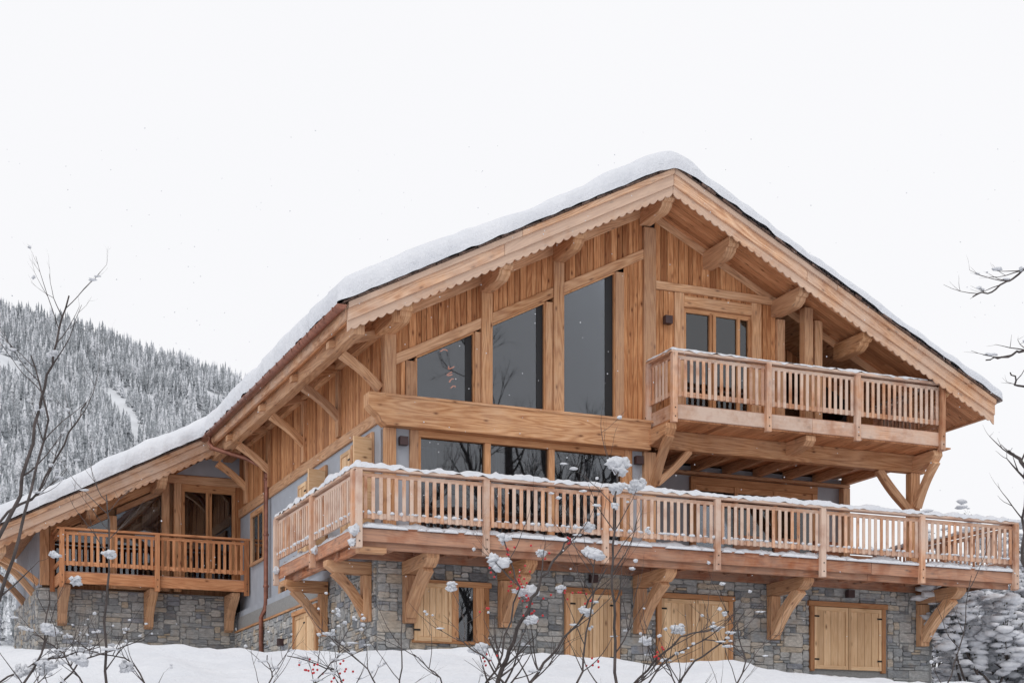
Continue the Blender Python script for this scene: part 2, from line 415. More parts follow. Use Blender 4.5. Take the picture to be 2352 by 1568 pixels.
# ---------------------------------------------------------------- cores
def gable(s0,s1,zb,dz=-.41):
    ps=[s0]+([5.9] if s0<5.9<s1 else [])+[s1]
    return [(s0,zb),(s1,zb)]+[(s,zr(s)+dz) for s in reversed(ps)]
B['room'].prism(gable(.06,6.08,5.0),'y',.62,16)
B['room'].prism(gable(6.09,9.15,7.92),'y',.5,16)
B['clad'].prism(gable(9.151,12.9,7.92),'y',1.5,16)
B['render'].box(6.1,12.9,2.66,16,5.0,7.85)
B['render'].box(.0,.05,.02,12.3,4.4,7.56)
B['clad'].prism([(.02,7.5),(12.3,7.5),(12.3,9.66),(.02,9.66)],'x',.004,.05,(0,0,1))
# ---------------------------------------------------------------- upper facade
TB=8.06
slL=lambda s:8.93+.51*(s-.71)
def boards(s0,s1,zb,zt,v0=-.028,v1=.0,w=.13):
    s=s0
    while s<s1-.01:
        e=min(s+w*U(.75,1.25),s1)
        if s1-e<.04: e=s1
        B['clad'].prism([(s,zb(s)),(e-.011,zb(e-.011)),(e-.011,zt(e-.011)),(s,zt(s))],'y',v0+U(-.010,.008),v1,(0,0,1)); s=e
T=lambda s:zr(s)-.41
boards(.25,5.86,lambda s:slL(s)+.22,T)
boards(.25,.47,lambda s:TB,lambda s:slL(s)+.0)
boards(5.40,5.86,lambda s:TB,lambda s:slL(s))
boards(6.15,6.70,lambda s:8.2,lambda s:10.95)
boards(8.75,9.2,lambda s:8.2,lambda s:10.95)
boards(6.15,9.2,lambda s:11.14,T)
boards(6.70,8.75,lambda s:10.88,lambda s:10.96)
boards(9.2,12.9,lambda s:7.95,T,1.47,1.5)
def P(mb,poly,v0,v1,g=(1,0,0)): B[mb].prism(poly,'y',v0,v1,g)
P('dark',[(.25,slL(.25)+.2),(5.9,slL(5.9)+.2),(5.9,T(5.9)-.01),(.25,T(.25)-.01)],.003,.03)
P('dark',[(5.42,TB),(6.1,TB),(6.1,12.6),(5.42,12.5)],.003,.05)
P('dark',[(.02,TB),(.45,TB),(.45,8.8),(.02,8.7)],.003,.05)
P('dark',[(6.1,8.2),(6.86,8.2),(6.86,10.7),(8.56,10.7),(8.56,8.2),(9.18,8.2),(9.18,T(9.18)),(6.1,T(6.1))],.003,.05)
B['dark'].box(9.1,9.19,.06,1.5,7.95,11.0)
P('post',[(.25,slL(.25)),(2.1,slL(2.1)),(2.1,slL(2.1)+.22),(.25,slL(.25)+.22)],-.07,.12,(1,0,.5))
P('post',[(2.345,slL(2.345)),(3.73,slL(3.73)),(3.73,slL(3.73)+.22),(2.345,slL(2.345)+.22)],-.07,.12,(1,0,.5))
P('post',[(3.97,slL(3.97)),(5.86,slL(5.86)),(5.86,slL(5.86)+.22),(3.97,slL(3.97)+.22)],-.07,.12,(1,0,.5))
P('post',[(.25,T(.25)-.20),(5.86,T(5.86)-.20),(5.86,T(5.86)+.005),(.25,T(.25)+.005)],-.06,-.039,(1,0,.5))
P('post',[(6.15,T(6.15)-.18),(12.9,T(12.9)-.18),(12.9,T(12.9)+.005),(6.15,T(6.15)+.005)],-.058,-.039,(1,0,-.5))
def post(s0,s1,z0,z1,v0=-.09,v1=.14): B['post'].box(s0,s1,v0,v1,z0,z1,'z')
post(0,.25,8.065,zr(.12)-.82); post(.0,.25,5.1,7.42)
post(2.1,2.345,TB+.005,zr(2.22)-.82); post(3.73,3.97,TB+.005,zr(3.85)-.82)
post(5.86,6.15,8.065,zr(5.9)-.85); post(5.86,6.15,5.1,7.42)
post(.47,.69,TB+.005,slL(.5)-.01,-.05,.14)
post(1.965,2.095,TB+.005,slL(1.97)-.01,-.05,.13); post(3.56,3.725,TB+.005,slL(3.56)-.01,-.05,.13); post(5.195,5.40,TB+.005,slL(5.2)-.01,-.05,.13)
def winpoly(s0,s1,strip):
    zb=8.11
    B['frame'].box(s0-.02,s1+.02,-.02,.13,8.062,zb,'x')
    P('frame',[(s0,slL(s0)-.04),(s1,slL(s1)-.04),(s1,slL(s1)-.002),(s0,slL(s0)-.002)],-.02,.13)
    for a,b in((s0-.02,s0+.02),(s1-.02,s1+.02)): B['frame'].box(a,b,-.015,.128,zb,slL(a)-.03,'z')
    B['glass'].prism([(s0,zb),(s1,zb),(s1,slL(s1)-.03),(s0,slL(s0)-.03)],'y',.06,.066)
    P('dark',[(s1-strip,zb),(s1-.02,zb),(s1-.02,slL(s1)-.04),(s1-strip,slL(s1-strip)-.04)],.052,.057)  # dark strip painted over the pane edge where the sky reflection is missing
winpoly(.70,1.955,.17); winpoly(2.345,3.555,.17); winpoly(3.97,5.19,.20)
for (cs,cz,n_) in ((1.42,9.35,3),(1.62,8.62,4)):
    for k in range(n_):
        pts=[(cs+.10*math.cos(a*.8+k)*U(.6,1)+U(-.03,.03),.35+.05*math.sin(a),cz+.17*(k-1)*.8+.035*math.sin(a*1.3+k)) for a in [q*.5 for q in range(7)]]
        tube(B['glow'],pts,.011,6)
B['post'].prism([(-.38,8.06),(5.95,8.06),(5.95,7.43),(.0,7.43),(-.10,7.50),(-.16,7.62),(-.28,7.70),(-.38,7.80)],'y',-.24,.1,(1,0,0))
B['post'].box(-.02,6.16,-.262,-.243,8.0,8.055,'x')
B['render'].box(.25,.555,.01,.3,5.0,7.43); B['render'].box(5.60,5.86,.01,.3,5.0,7.43)
post(.555,.742,5.1,7.43,-.04,.2); post(5.42,5.60,5.1,7.43,-.04,.2)
B['frame'].box(.742,5.42,-.03,.15,7.30,7.428,'x')
for a,b in((.742,.80),(2.20,2.33),(3.65,3.78),(5.36,5.42)): B['frame'].box(a,b,-.02,.14,5.1,7.30,'z')
B['glass'].box(.79,5.38,.07,.076,5.12,7.31)
for a,b in((.82,1.35),(2.6,2.9),(4.6,5.1)): 
    for q in range(int((b-a)/.06)): B['curtain'].box(a+q*.06,a+q*.06+.05,.38+.02*(q%2),.43+.02*(q%2),5.1,7.2,'z')
B['post'].box(6.15,9.2,-.075,.02,10.96,11.135,'x')
B['post'].box(6.62,6.85,-.07,.1,8.2,10.95,'z'); B['post'].box(8.56,8.80,-.07,.1,8.2,10.95,'z')
B['post'].box(6.85,8.56,-.068,.1,10.66,10.90,'x')
for a,b in((6.85,6.93),(7.52,7.58),(7.60,7.68),(8.22,8.29),(8.50,8.56)): B['frame'].box(a,b,-.01,.1,8.2,10.60,'z')
B['frame'].box(6.85,8.56,-.0,.1,10.56,10.655,'x'); B['frame'].box(6.9,8.5,.0,.09,8.45,8.55,'x')
B['glass'].box(6.9,8.5,.05,.056,8.25,10.6)
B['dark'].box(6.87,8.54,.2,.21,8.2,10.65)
post(9.2,9.40,8.2,zr(9.2)-.86,-.10,.14)
post(9.62,9.84,8.2,T(9.7)-.02,-.55,-.33); post(10.02,10.22,8.2,T(10.1)-.02,-.35,-.15)
B['post'].box(9.3,12.9,1.40,1.458,10.0,10.2,'x')
B['glass'].prism([(9.9,8.3),(12.0,8.3),(12.0,9.4),(11.0,10.0),(9.9,10.0)],'y',1.42,1.426)
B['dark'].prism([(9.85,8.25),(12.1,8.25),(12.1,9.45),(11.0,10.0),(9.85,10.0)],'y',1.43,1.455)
# ---------------------------------------------------------------- side wall
v=.15
while v<12.25:
    e=v+U(.10,.165); B['clad'].prism([(v,7.80),(e-.010,7.80),(e-.010,9.66),(v,9.66)],'x',-.025+U(-.008,.006),.003,(0,0,1)); v=e
B['post'].box(-.06,.0,.15,12.3,7.56,7.80,'y')
B['post'].box(-.05,.0,.15,12.3,9.3,9.5,'y')
def sidewin(v0,v1,z0,z1,shut=False):
    for a,b in((v0,v0+.12),(v1-.12,v1)): B['post'].box(-.07,.0,a,b,z0,z1,'z')
    B['post'].box(-.07,.0,v0+.12,v1-.12,z1-.14,z1,'y'); B['post'].box(-.075,.0,v0-.05,v1+.05,z0-.08,z0,'y')
    B['frame'].box(-.03,.0,(v0+v1)/2-.04,(v0+v1)/2+.04,z0,z1-.14,'z')
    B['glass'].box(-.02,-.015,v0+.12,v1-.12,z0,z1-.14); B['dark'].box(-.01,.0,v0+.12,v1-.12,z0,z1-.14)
sidewin(.55,2.0,5.2,7.45); sidewin(3.9,5.4,5.2,7.42); sidewin(9.45,10.9,6.15,7.48); sidewin(6.9,8.0,4.6,5.3)
def shutter_panel(axis,a0,a1,z0,z1,plane,th=.04,hinge_at=0,nb=4):
    w=(a1-a0)
    def bx(mb,x0,x1,p0,p1,za,zb,g):
        if axis=='x': B[mb].box(x0,x1,p0,p1,za,zb,g)
        else: B[mb].box(p0,p1,x0,x1,za,zb,'y' if g=='x' else g)
    for k in range(nb): bx('shutter',a0+.07+(w-.14)*k/nb,a0+.07+(w-.14)*(k+1)/nb-.007,plane-th*.5,plane,z0+.09,z1-.09,'z')
    bx('shutter',a0,a0+.07,plane-th,plane,z0,z1,'z'); bx('shutter',a1-.07,a1,plane-th,plane,z0,z1,'z')
    bx('shutter',a0+.07,a1-.07,plane-th,plane,z0,z0+.09,'x'); bx('shutter',a0+.07,a1-.07,plane-th,plane,z1-.09,z1,'x')
    for zz in (z0+.22,z1-.22):
        ha=a0 if hinge_at==0 else a1-.10
        bx('iron',ha-.02,ha+.12,plane-th-.008,plane-th,zz-.018,zz+.018,'x')
shutter_panel('y',2.05,2.75,5.2,7.4,-.03); shutter_panel('y',5.5,6.2,5.2,7.35,-.03)
B['shutter'].beam((-.09,.49,6.25),(-.50,.40,6.25),.045,2.1,(0,0,1)); B['shutter'].beam((-.09,3.84,6.25),(-.50,3.75,6.25),.045,2.05,(0,0,1))
# ---------------------------------------------------------------- loggia
zc=7.90
s=6.0
while s<13.2:
    B['soffit'].box(s,s+.145,-1.05,2.66,zc,zc+.03,'y'); s+=.15
B['deck'].box(6.0,12.9,-1.08,2.66,zc+.031,8.2,'x')
for s in [6.9+i*.85 for i in range(8)]: B['post'].box(s-.07,s+.07,-.06,2.64,zc-.20,zc-.003,'y')
B['post'].box(6.155,13.15,-.2,.02,7.50,zc-.002,'x')
B['post'].box(6.16,12.9,2.42,2.65,7.62,zc-.21,'x')
post(12.75,13.0,5.1,7.495,-.2,.02)
B['post'].box(12.72,12.92,2.45,2.655,5.1,7.615,'z')
B['post'].prism(arc((6.14,6.75),(6.95,7.52),.16,-.05),'y',-.17,-.01,(1,0,1))
B['post'].prism(arc((12.76,6.65),(11.9,7.52),.16,.05),'y',-.17,-.01,(1,0,-1))
for s in (6.02,12.88):
    B['post'].prism([(-.2,7.86),(-1.0,7.86),(-1.02,7.74),(-.9,7.62),(-.8,7.6),(-.2,7.5)],'x',s-.12,s+.12,(0,1,0))
    B['post'].prism(arc((-.24,6.7),(-.92,7.62),.16,-.06),'x',s-.09,s+.09,(0,1,-1))
B['post'].prism([(-.2,7.895),(-1.0,7.895),(-1.02,7.78),(-.9,7.68),(-.2,7.6)],'x',9.35,9.6,(0,1,0))
B['frame'].box(8.5,12.05,2.56,2.659,7.42,7.60,'x')
for a,b in((8.5,8.65),(9.7,9.8),(10.8,10.9),(11.9,12.05)): B['frame'].box(a,b,2.57,2.659,5.1,7.42,'z')
B['frame'].box(8.65,11.9,2.60,2.659,7.28,7.42,'x')
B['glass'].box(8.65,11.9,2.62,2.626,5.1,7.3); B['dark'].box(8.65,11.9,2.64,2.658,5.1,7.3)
for s in (9.1,10.2,11.3): 
    B['deckred'].box(s,s+.7,1.0,1.6,5.5,5.56,'x'); B['deckred'].box(s,s+.7,1.6,1.66,5.5,6.1,'x')
    for a in(s+.02,s+.62): B['deckred'].box(a,a+.06,1.05,1.1,5.1,5.5,'z')

# ---------------------------------------------------------------- railings
def railing(p0,p1,zd,posts,nb,out,snowtop=.07,mat='deck',seed=1,lowsnow=True,ht=1.1):
    p0=Vector((p0[0],p0[1],0));p1=Vector((p1[0],p1[1],0)); L=(p1-p0).length; d=(p1-p0)/L; o=Vector((out[0],out[1],0))
    Z=lambda z:Vector((0,0,z))
    B[mat].beam(p0-d*.07+Z(zd+ht-.03),p1+d*.07+Z(zd+ht-.03),.17,.055)
    B[mat].beam(p0+Z(zd+ht-.14),p1+Z(zd+ht-.14),.05,.08)
    B[mat].beam(p0+Z(zd+.20),p1+Z(zd+.20),.06,.10)
    for t in posts:
        c=p0+d*t+o*.055
        B[mat].beam(c+Z(zd-.42),c+Z(zd+ht-.06),.12,.12,d)
        for zz in(-.12,-.3):
            q=c+o*.062+Z(zd+zz); B['iron'].beam(q-Z(.012),q+Z(.012),.024,.01,o)
    for a,b in zip(posts[:-1],posts[1:]):
        n=nb
        for k in range(n):
            t=a+.06+(b-a-.12)*(k+.5)/n
            c=p0+d*t
            B[mat].beam(c+o*.045+Z(zd+.13),c+o*.045+Z(zd+ht-.17),.072,.026,o)
    if snowtop: snow_strip(B['snow'],p0-d*.09+Z(zd+ht-.003),p1+d*.09+Z(zd+ht-.003),.19,snowtop,seed,droop=.025)
    if lowsnow: 
        t=.1
        while t<L-.1:
            c=p0+d*t+o*.03
            clump(B['snow'],c+Z(zd+.262),U(.035,.09),.045,U(.02,.05),t*3+seed,1,.6)
            t+=U(.06,.26)
DZ=5.1
pf=[0.0+2.575*i for i in range(7)]
railing((-1.1,-1.8),(14.35,-1.8),DZ,pf,16,(0,-1),.085,seed=1)
railing((-1.1,4.0),(-1.1,-1.8),DZ,[0,2.9,5.75],18,(-1,0),.10,seed=2)
railing((14.35,-1.8),(14.35,3.2),DZ,[.05,2.5,5.0],15,(1,0),.07,seed=3)
railing((14.3,3.2),(12.9,3.2),DZ,[.05,1.35],8,(0,1),.07,seed=4)
UZ=8.25
railing((6.0,-1.1),(12.87,-1.1),UZ,[.0,2.29,4.58,6.87],15,(0,-1),.04,seed=5,lowsnow=False)
railing((6.0,0),(6.0,-1.1),UZ,[.1],0,(-1,0),.045,seed=6,lowsnow=False)
for k in range(6): B['deck'].beam((5.96,-.15-k*.15,UZ+.13),(5.96,-.15-k*.15,UZ+.93),.026,.078,(0,1,0))
railing((12.87,-1.1),(12.87,1.3),UZ,[.05,2.3],15,(1,0),.05,seed=7,lowsnow=False)
WZ=5.75
railing((-4.9,11.2),(-.03,11.2),WZ,[.05,2.45,4.8],15,(0,-1),0,'wing',seed=8,lowsnow=False)
railing((-4.9,12.28),(-4.9,11.2),WZ,[.05],0,(-1,0),0,'wing',seed=9,lowsnow=False)
def planks(s0,s1,v0,v1,z,along='x'):
    if along=='x':
        v=v0
        while v<v1-.02: B['deckred'].box(s0,s1,v,min(v+.14,v1),z-.035,z,'x'); v+=.146
    else:
        s=s0
        while s<s1-.02: B['deckred'].box(s,min(s+.14,s1),v0,v1,z-.035,z,'y'); s+=.146
planks(-1.08,14.32,-1.78,-.0,DZ); planks(-1.08,-.02,.0,4.0,DZ,'y'); planks(6.2,14.3,.0,3.2,DZ)
planks(6.03,12.85,-1.08,1.45,UZ); planks(-4.88,-.02,11.22,12.28,WZ)
def fas(a,b,mb='deckred',w=.05,h=.24,zt=0.0):
    a=Vector(a);b=Vector(b);L=(b-a).length;n=max(1,round(L/4.2))
    for i in range(n):
        p=a.lerp(b,i/n);q=a.lerp(b,(i+1)/n)-(b-a).normalized()*(.006 if i<n-1 else 0)
        B[mb].beam((p.x,p.y,p.z-h/2+zt),(q.x,q.y,q.z-h/2+zt),w,h)
fas((-1.1,-1.78,DZ-.04),(14.36,-1.78,DZ-.04)); fas((-1.09,-1.76,DZ-.04),(-1.09,4.0,DZ-.04)); fas((14.33,-1.76,DZ-.04),(14.33,3.2,DZ-.04))
fas((-1.0,-1.62,DZ-.06),(14.3,-1.62,DZ-.06),'deckred',.12,.34); fas((-.9,-1.56,DZ-.06),(-.9,4.0,DZ-.06),'deckred',.12,.34)
B['deckred'].box(-1.0,13.4,-.18,-.06,4.74,5.06,'x')
fas((6.0,-1.08,UZ-.02),(12.9,-1.08,UZ-.02),'deck',.05,.30); fas((6.02,-1.04,UZ-.02),(6.02,.0,UZ-.02),'deck',.05,.30); fas((12.86,-1.04,UZ-.02),(12.86,1.4,UZ-.02),'deck',.05,.3)
fas((-4.9,11.22,WZ-.03),(-.02,11.22,WZ-.03),'wing',.05,.28); fas((-4.88,11.25,WZ-.03),(-4.88,12.28,WZ-.03),'wing',.05,.28)
for s in [i*.6-.6 for i in range(25)]: B['deckred'].box(s-.04,s+.04,-1.55,-.19,4.86,5.055,'y')
B['post'].box(-1.05,-.5,-1.72,-1.5,4.62,4.735,'x')
snow_strip(B['snow'],(-1.0,-1.70,DZ),(14.3,-1.70,DZ),.16,.09,21,droop=0)
snow_strip(B['snow'],(-.98,-1.6,DZ),(-.98,3.9,DZ),.16,.09,22)
snow_strip(B['snow'],(-1.13,-1.825,DZ-.03),(14.33,-1.825,DZ-.03),.06,.05,23,gap=-.10)
for (a_,b_,c_,r_) in ((-1.2,-1.9,5.0,.09),(-1.22,-1.85,4.78,.07),(-1.15,.9,5.02,.07),(-1.18,3.9,5.0,.07)): clump(B['snow'],(a_,b_,c_),r_,r_,r_*1.1,a_*9,3,.6)
def bracket_front(s,v0=-.06,zt=4.74,zb=3.5,out=1.5,w=.24):
    B['post'].box(s-w/2,s+w/2,v0-.2,v0,zb,zt-.28,'z')
    B['post'].prism([(v0,zt),(v0-out,zt),(v0-out,zt-.12),(v0-out+.08,zt-.2),(v0-out+.22,zt-.27),(v0,zt-.27)],'x',s-w/2-.01,s+w/2+.01,(0,1,0))
    B['post'].prism(arc((v0-.16,zb+.18),(v0-out+.32,zt-.26),.24,-.08),'x',s-w/2+.015,s+w/2-.015,(0,1,-1))
    B['iron'].beam((s,v0-.2,zb+.12),(s,v0-.215,zb+.12),.03,.03)
for s in (.50,2.58,5.72,9.06,13.1): bracket_front(s)
def bracket_side(v,zt=4.74,zb=3.55,out=.95,w=.22,s0=-.16):
    B['post'].box(s0-.18,s0,v-w/2,v+w/2,zb,zt-.26,'z')
    B['post'].prism([(s0,zt),(s0-out,zt),(s0-out,zt-.12),(s0-out+.18,zt-.25),(s0,zt-.25)],'y',v-w/2-.01,v+w/2+.01)
    B['post'].prism(arc((s0-.12,zb+.15),(s0-out+.2,zt-.22),.2,-.07),'y',v-w/2+.015,v+w/2-.015,(1,0,-1))
bracket_side(.35); bracket_side(3.45)
for s in (-4.72,-2.5,-.35):
    B['post'].prism([(12.22,5.43),(11.3,5.43),(11.3,5.33),(11.42,5.22),(11.75,5.0),(11.95,4.75),(12.02,4.5),(12.22,4.45)],'x',s-.11,s+.11,(0,1,0))

# ---------------------------------------------------------------- stone walls
def stones(org,ax,nrm,W,z0,z1f,holes=(),seed=0):
    rnd=random.Random(seed); cw,ch=.085,.062
    nx=int(W/cw); nzv=int((z1f-z0)/ch); occ=[[False]*nzv for _ in range(nx)]
    for (a,b,c,d) in holes:
        for i in range(nx):
            for j in range(nzv):
                if a-.02<(i+.5)*cw<b+.02 and c-.02<z0+(j+.5)*ch<d+.02: occ[i][j]=True
    org=Vector(org);ax=Vector(ax);nrm=Vector(nrm)
    for j in range(nzv):
        for i in range(nx):
            if occ[i][j]: continue
            q=rnd.random()
            if q<.13: w,h=rnd.randint(4,8),rnd.randint(3,4)
            elif q<.45: w,h=rnd.randint(3,7),2
            elif q<.75: w,h=rnd.randint(2,5),1
            else: w,h=rnd.randint(2,3),rnd.randint(2,3)
            k=0
            while k<w and i+k<nx and not occ[i+k][j]: k+=1
            w=k; h=min(h,nzv-j)
            ok=1
            while ok<h and all(not occ[i+a][j+ok] for a in range(w)): ok+=1
            h=ok
            for a in range(w):
                for b in range(h): occ[i+a][j+b]=True
            x0,x1=i*cw+.006,(i+w)*cw-.006; a0,a1=z0+j*ch+.005,z0+(j+h)*ch-.005
            c=min(.03,(a1-a0)*.28); jt=lambda m=.013: rnd.uniform(-m,m)
            ring=[(x0+c,a0),(x1-c,a0),(x1,a0+c),(x1,a1-c),(x1-c,a1),(x0+c,a1),(x0,a1-c),(x0,a0+c)]
            ring=[(p+jt(),r+jt(.010)) for p,r in ring]
            dep=rnd.uniform(.02,.05); cx=(x0+x1)/2;cz=(a0+a1)/2
            t1,t2=rnd.uniform(-.05,.05),rnd.uniform(-.1,.1)
            base=[org+ax*p+Vector((0,0,r))-nrm*.02 for p,r in ring]
            mid=[org+ax*p+Vector((0,0,r))+nrm*(dep*.7) for p,r in ring]
            top=[org+ax*(cx+(p-cx)*.93)+Vector((0,0,cz+(r-cz)*.84))+nrm*(dep+t1*(p-cx)+t2*(r-cz)) for p,r in ring]
            fs=[]
            for k in range(8):
                l=(k+1)%8; fs+=[(k,l,8+l,8+k),(8+k,8+l,16+l,16+k)]
            fs.append([16+k for k in range(8)])
            B['stone'].add(base+mid+top,fs,ax,(min(.999,max(0,rnd.gauss(.50,.30))),rnd.random()))
ops=[(.65,2.27,3.19,4.41),(3.98,5.30,2.6,4.42),(6.16,8.09,2.6,4.43),(10.06,12.15,2.6,4.44)]
stones((-.12,0,0),(1,0,0),(0,-1,0),13.6,2.2,4.86,[(a+.12,b+.12,c,d) for a,b,c,d in ops],1)
stones((-.12,3.2,0),(0,-1,0),(-1,0,0),3.2,2.2,4.86,[],2)
stones((-.12,12.3,0),(0,-1,0),(-1,0,0),9.1,2.2,4.45,[(12.3-6.2,12.3-4.2,2.2,4.38),(0.05,1.4,2.2,3.9)],3)
stones((-5.3,12.3,0),(1,0,0),(0,-1,0),5.2,2.2,5.46,[],4)
stones((-5.3,18,0),(0,-1,0),(-1,0,0),5.7,2.2,5.46,[],5)
B['mortar'].box(-.118,13.47,.002,12,2.0,4.84); B['mortar'].box(-.116,0.2,.4,12.3,2.0,4.43)
B['mortar'].box(-5.298,-.13,12.302,17.9,2.0,5.44)
B['render'].box(-.10,-.001,3.3,12.28,4.50,5.0); B['post'].box(-.17,-.0,3.35,12.25,4.445,4.50,'y')
stones((13.47,0,0),(0,1,0),(1,0,0),9,2.2,4.86,[],6)
def shutterset(s0,s1,z0,z1,split=True,shut=(1,1)):
    f=.11
    B['frame'].box(s0,s0+f,-.085,.0,z0,z1-f,'z'); B['frame'].box(s1-f,s1,-.085,.0,z0,z1-f,'z')
    B['frame'].box(s0-.05,s1+.05,-.095,.0,z1-f,z1,'x')
    m=(s0+s1)/2
    if split:
        shutter_panel('x',s0+f+.005,m-.006,z0+.05,z1-f-.01,-.03,.045,0,4); shutter_panel('x',m+.006,s1-f-.005,z0+.05,z1-f-.01,-.03,.045,1,4)
shutterset(4.0,5.28,2.7,4.42); shutterset(6.18,8.07,2.7,4.42); shutterset(10.08,12.13,2.85,4.43)
shutterset(.65,2.27,3.19,4.41,False)
B['frame'].box(.6,2.3,-.12,.0,3.13,3.19,'x')
shutter_panel('x',.62,1.42,3.16,4.34,-.10,.045,0,5)
B['frame'].box(1.44,1.54,-.10,.0,3.19,4.30,'z'); B['dark'].box(1.54,2.0,-.04,.0,3.2,4.30); B['frame'].box(1.98,2.16,-.075,.0,3.19,4.3,'z')
B['glass'].box(1.54,1.98,-.05,-.045,3.2,4.3); B['frame'].box(1.54,1.6,-.07,-.05,3.2,4.3,'z'); B['frame'].box(1.92,1.98,-.07,-.05,3.2,4.3,'z')
for (v0,v1,zt) in ((4.2,6.2,4.36),(10.95,12.2,3.9)):
    B['frame'].box(-.2,-.1,v0,v0+.1,2.6,zt-.1,'z'); B['frame'].box(-.2,-.1,v1-.1,v1,2.6,zt-.1,'z'); B['frame'].box(-.21,-.1,v0-.05,v1+.05,zt-.1,zt,'y')
    shutter_panel('y',v0+.1,(v0+v1)/2,2.6,zt-.11,-.13); shutter_panel('y',(v0+v1)/2+.01,v1-.1,2.6,zt-.11,-.13)
def lamp(x0,y0,z,ax='v'):
    s=.085
    if ax=='v': B['lamp'].box(x0-s,x0+s,y0-.15,y0-.02,z-s,z+s); B['lamp'].box(x0-s*.7,x0+s*.7,y0-.02,y0+.03,z-s*.7,z+s*.7)
    else: B['lamp'].box(y0-.15,y0-.02,x0-s,x0+s,z-s,z+s); B['lamp'].box(y0-.02,y0+.03,x0-s*.7,x0+s*.7,z-s*.7,z+s*.7)
for s,z in((.40,7.17),(5.73,7.22),(6.42,10.3)): lamp(s,-.0 if z<9 else -.03,z)
for s,z in((4.62,4.62),(11.1,4.62),): lamp(s,-.06,z)
lamp(2.95,-.01,6.9,'s'); lamp(7.2,-.14,3.75,'s')
# ---------------------------------------------------------------- wing facade
WV=12.3
B['post'].prism([(-5.2,5.46),(-.02,5.46),(-.02,zr(0)-.41),(-5.2,zr(-5.2)-.41)],'y',WV+.25,17.9,(0,0,1))
B['render'].box(-5.28,-5.2,WV+.02,17.9,5.46,zr(-5.2)-.45)
def wp(s0,s1,z0,z1,mb='post',v0=WV-.05,g='z'): B[mb].box(s0,s1,v0,WV+.2,z0,z1,g)
wp(-5.26,-5.02,5.5,7.1); wp(-2.12,-1.92,5.5,8.55); wp(-1.80,-1.60,5.5,8.4); wp(-.13,.0,5.5,8.4,'clad'); wp(-3.5,-3.3,5.5,zr(-3.4)-.9)
B['post'].box(-2.12,-.0,WV-.06,WV+.2,8.40,8.62,'x')
P('clad',[(-1.9,8.62),(-.0,8.62),(-.0,9.0),(-1.2,8.95),(-1.9,8.7)],WV+.0,WV+.2,(0,0,1))
P('render',[(-1.75,8.64),(-.02,8.64),(-.02,9.5),(-.3,9.5)],WV-.01,WV-.003)
P('post',[(-5.0,zr(-5.0)-.70),(-2.13,zr(-2.13)-.70),(-2.13,zr(-2.13)-.45),(-5.0,zr(-5.0)-.45)],WV-.05,WV+.2,(1,0,.5))
for a,b in((-5.02,-3.5),(-3.3,-2.12)):
    B['glass'].prism([(a,5.8),(b,5.8),(b,zr(b)-.9),(a,zr(a)-.9)],'y',WV+.08,WV+.086)
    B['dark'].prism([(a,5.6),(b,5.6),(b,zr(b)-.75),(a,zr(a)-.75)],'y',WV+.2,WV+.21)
    P('post',[(a,zr(a)-.90),(b,zr(b)-.90),(b,zr(b)-.74),(a,zr(a)-.74)],WV-.02,WV+.15,(1,0,.5))
B['post'].box(-3.3,-2.12,WV-.01,WV+.15,5.5,5.8,'x'); 
for q in range(7): B['curtain'].box(-2.6+q*.06,-2.55+q*.06,WV+.12+.02*(q%2),WV+.15,5.8,7.75,'z')
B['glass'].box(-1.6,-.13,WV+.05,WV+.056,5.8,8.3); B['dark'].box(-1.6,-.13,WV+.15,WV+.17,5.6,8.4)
for a,b in((-1.6,-1.5),(-.93,-.86),(-.84,-.77),(-.22,-.13)): B['frame'].box(a,b,WV,WV+.1,5.8,8.25,'z')
B['frame'].box(-1.6,-.13,WV-.01,WV+.1,8.2,8.4,'x'); B['frame'].box(-1.55,-.2,WV+.0,WV+.1,7.0,7.04,'x')
for v in (13.4,15.6): B['post'].prism(arc((-5.3,5.4),(-6.3,zr(-6.3)-.5),.18,-.08),'y',v-.1,v+.1,(1,0,-1))
B['post'].box(-6.4,-6.2,11.1,17.9,zr(-6.3)-.72,zr(-6.3)-.44,'y')
B['post'].prism(arc((-5.28,5.55),(-6.2,6.15),.16,-.06),'y',12.33,12.5,(1,0,-1))
B['render'].box(-.012,.0,.13,.15,5.1,7.5)

bev={'post':.012,'fascia':.006,'deck':.006,'deckred':.006,'wing':.006,'frame':.006,'shutter':.005}
names={'post':'timber_frame','clad':'wood_cladding','soffit':'soffit','fascia':'roof_fascia','deck':'balcony_railings','deckred':'balcony_decks','wing':'wing_balcony_railing','shutter':'shutters','frame':'window_frames','snow':'snow_on_railings','stone':'stone_base','render':'rendered_walls','mortar':'mortar_core','dark':'dark_openings_and_strips','room':'darkened_room_walls','copper':'gutters','lamp':'wall_lamps','iron':'iron_hinges','shingle':'roof_shingles','curtain':'curtains','glass':'window_panes','glow':'ribbon_lamp'}
for k,mb in B.items():
    if mb.f: mb.obj(names[k],k,chalet,bev.get(k,0),recalc=True)

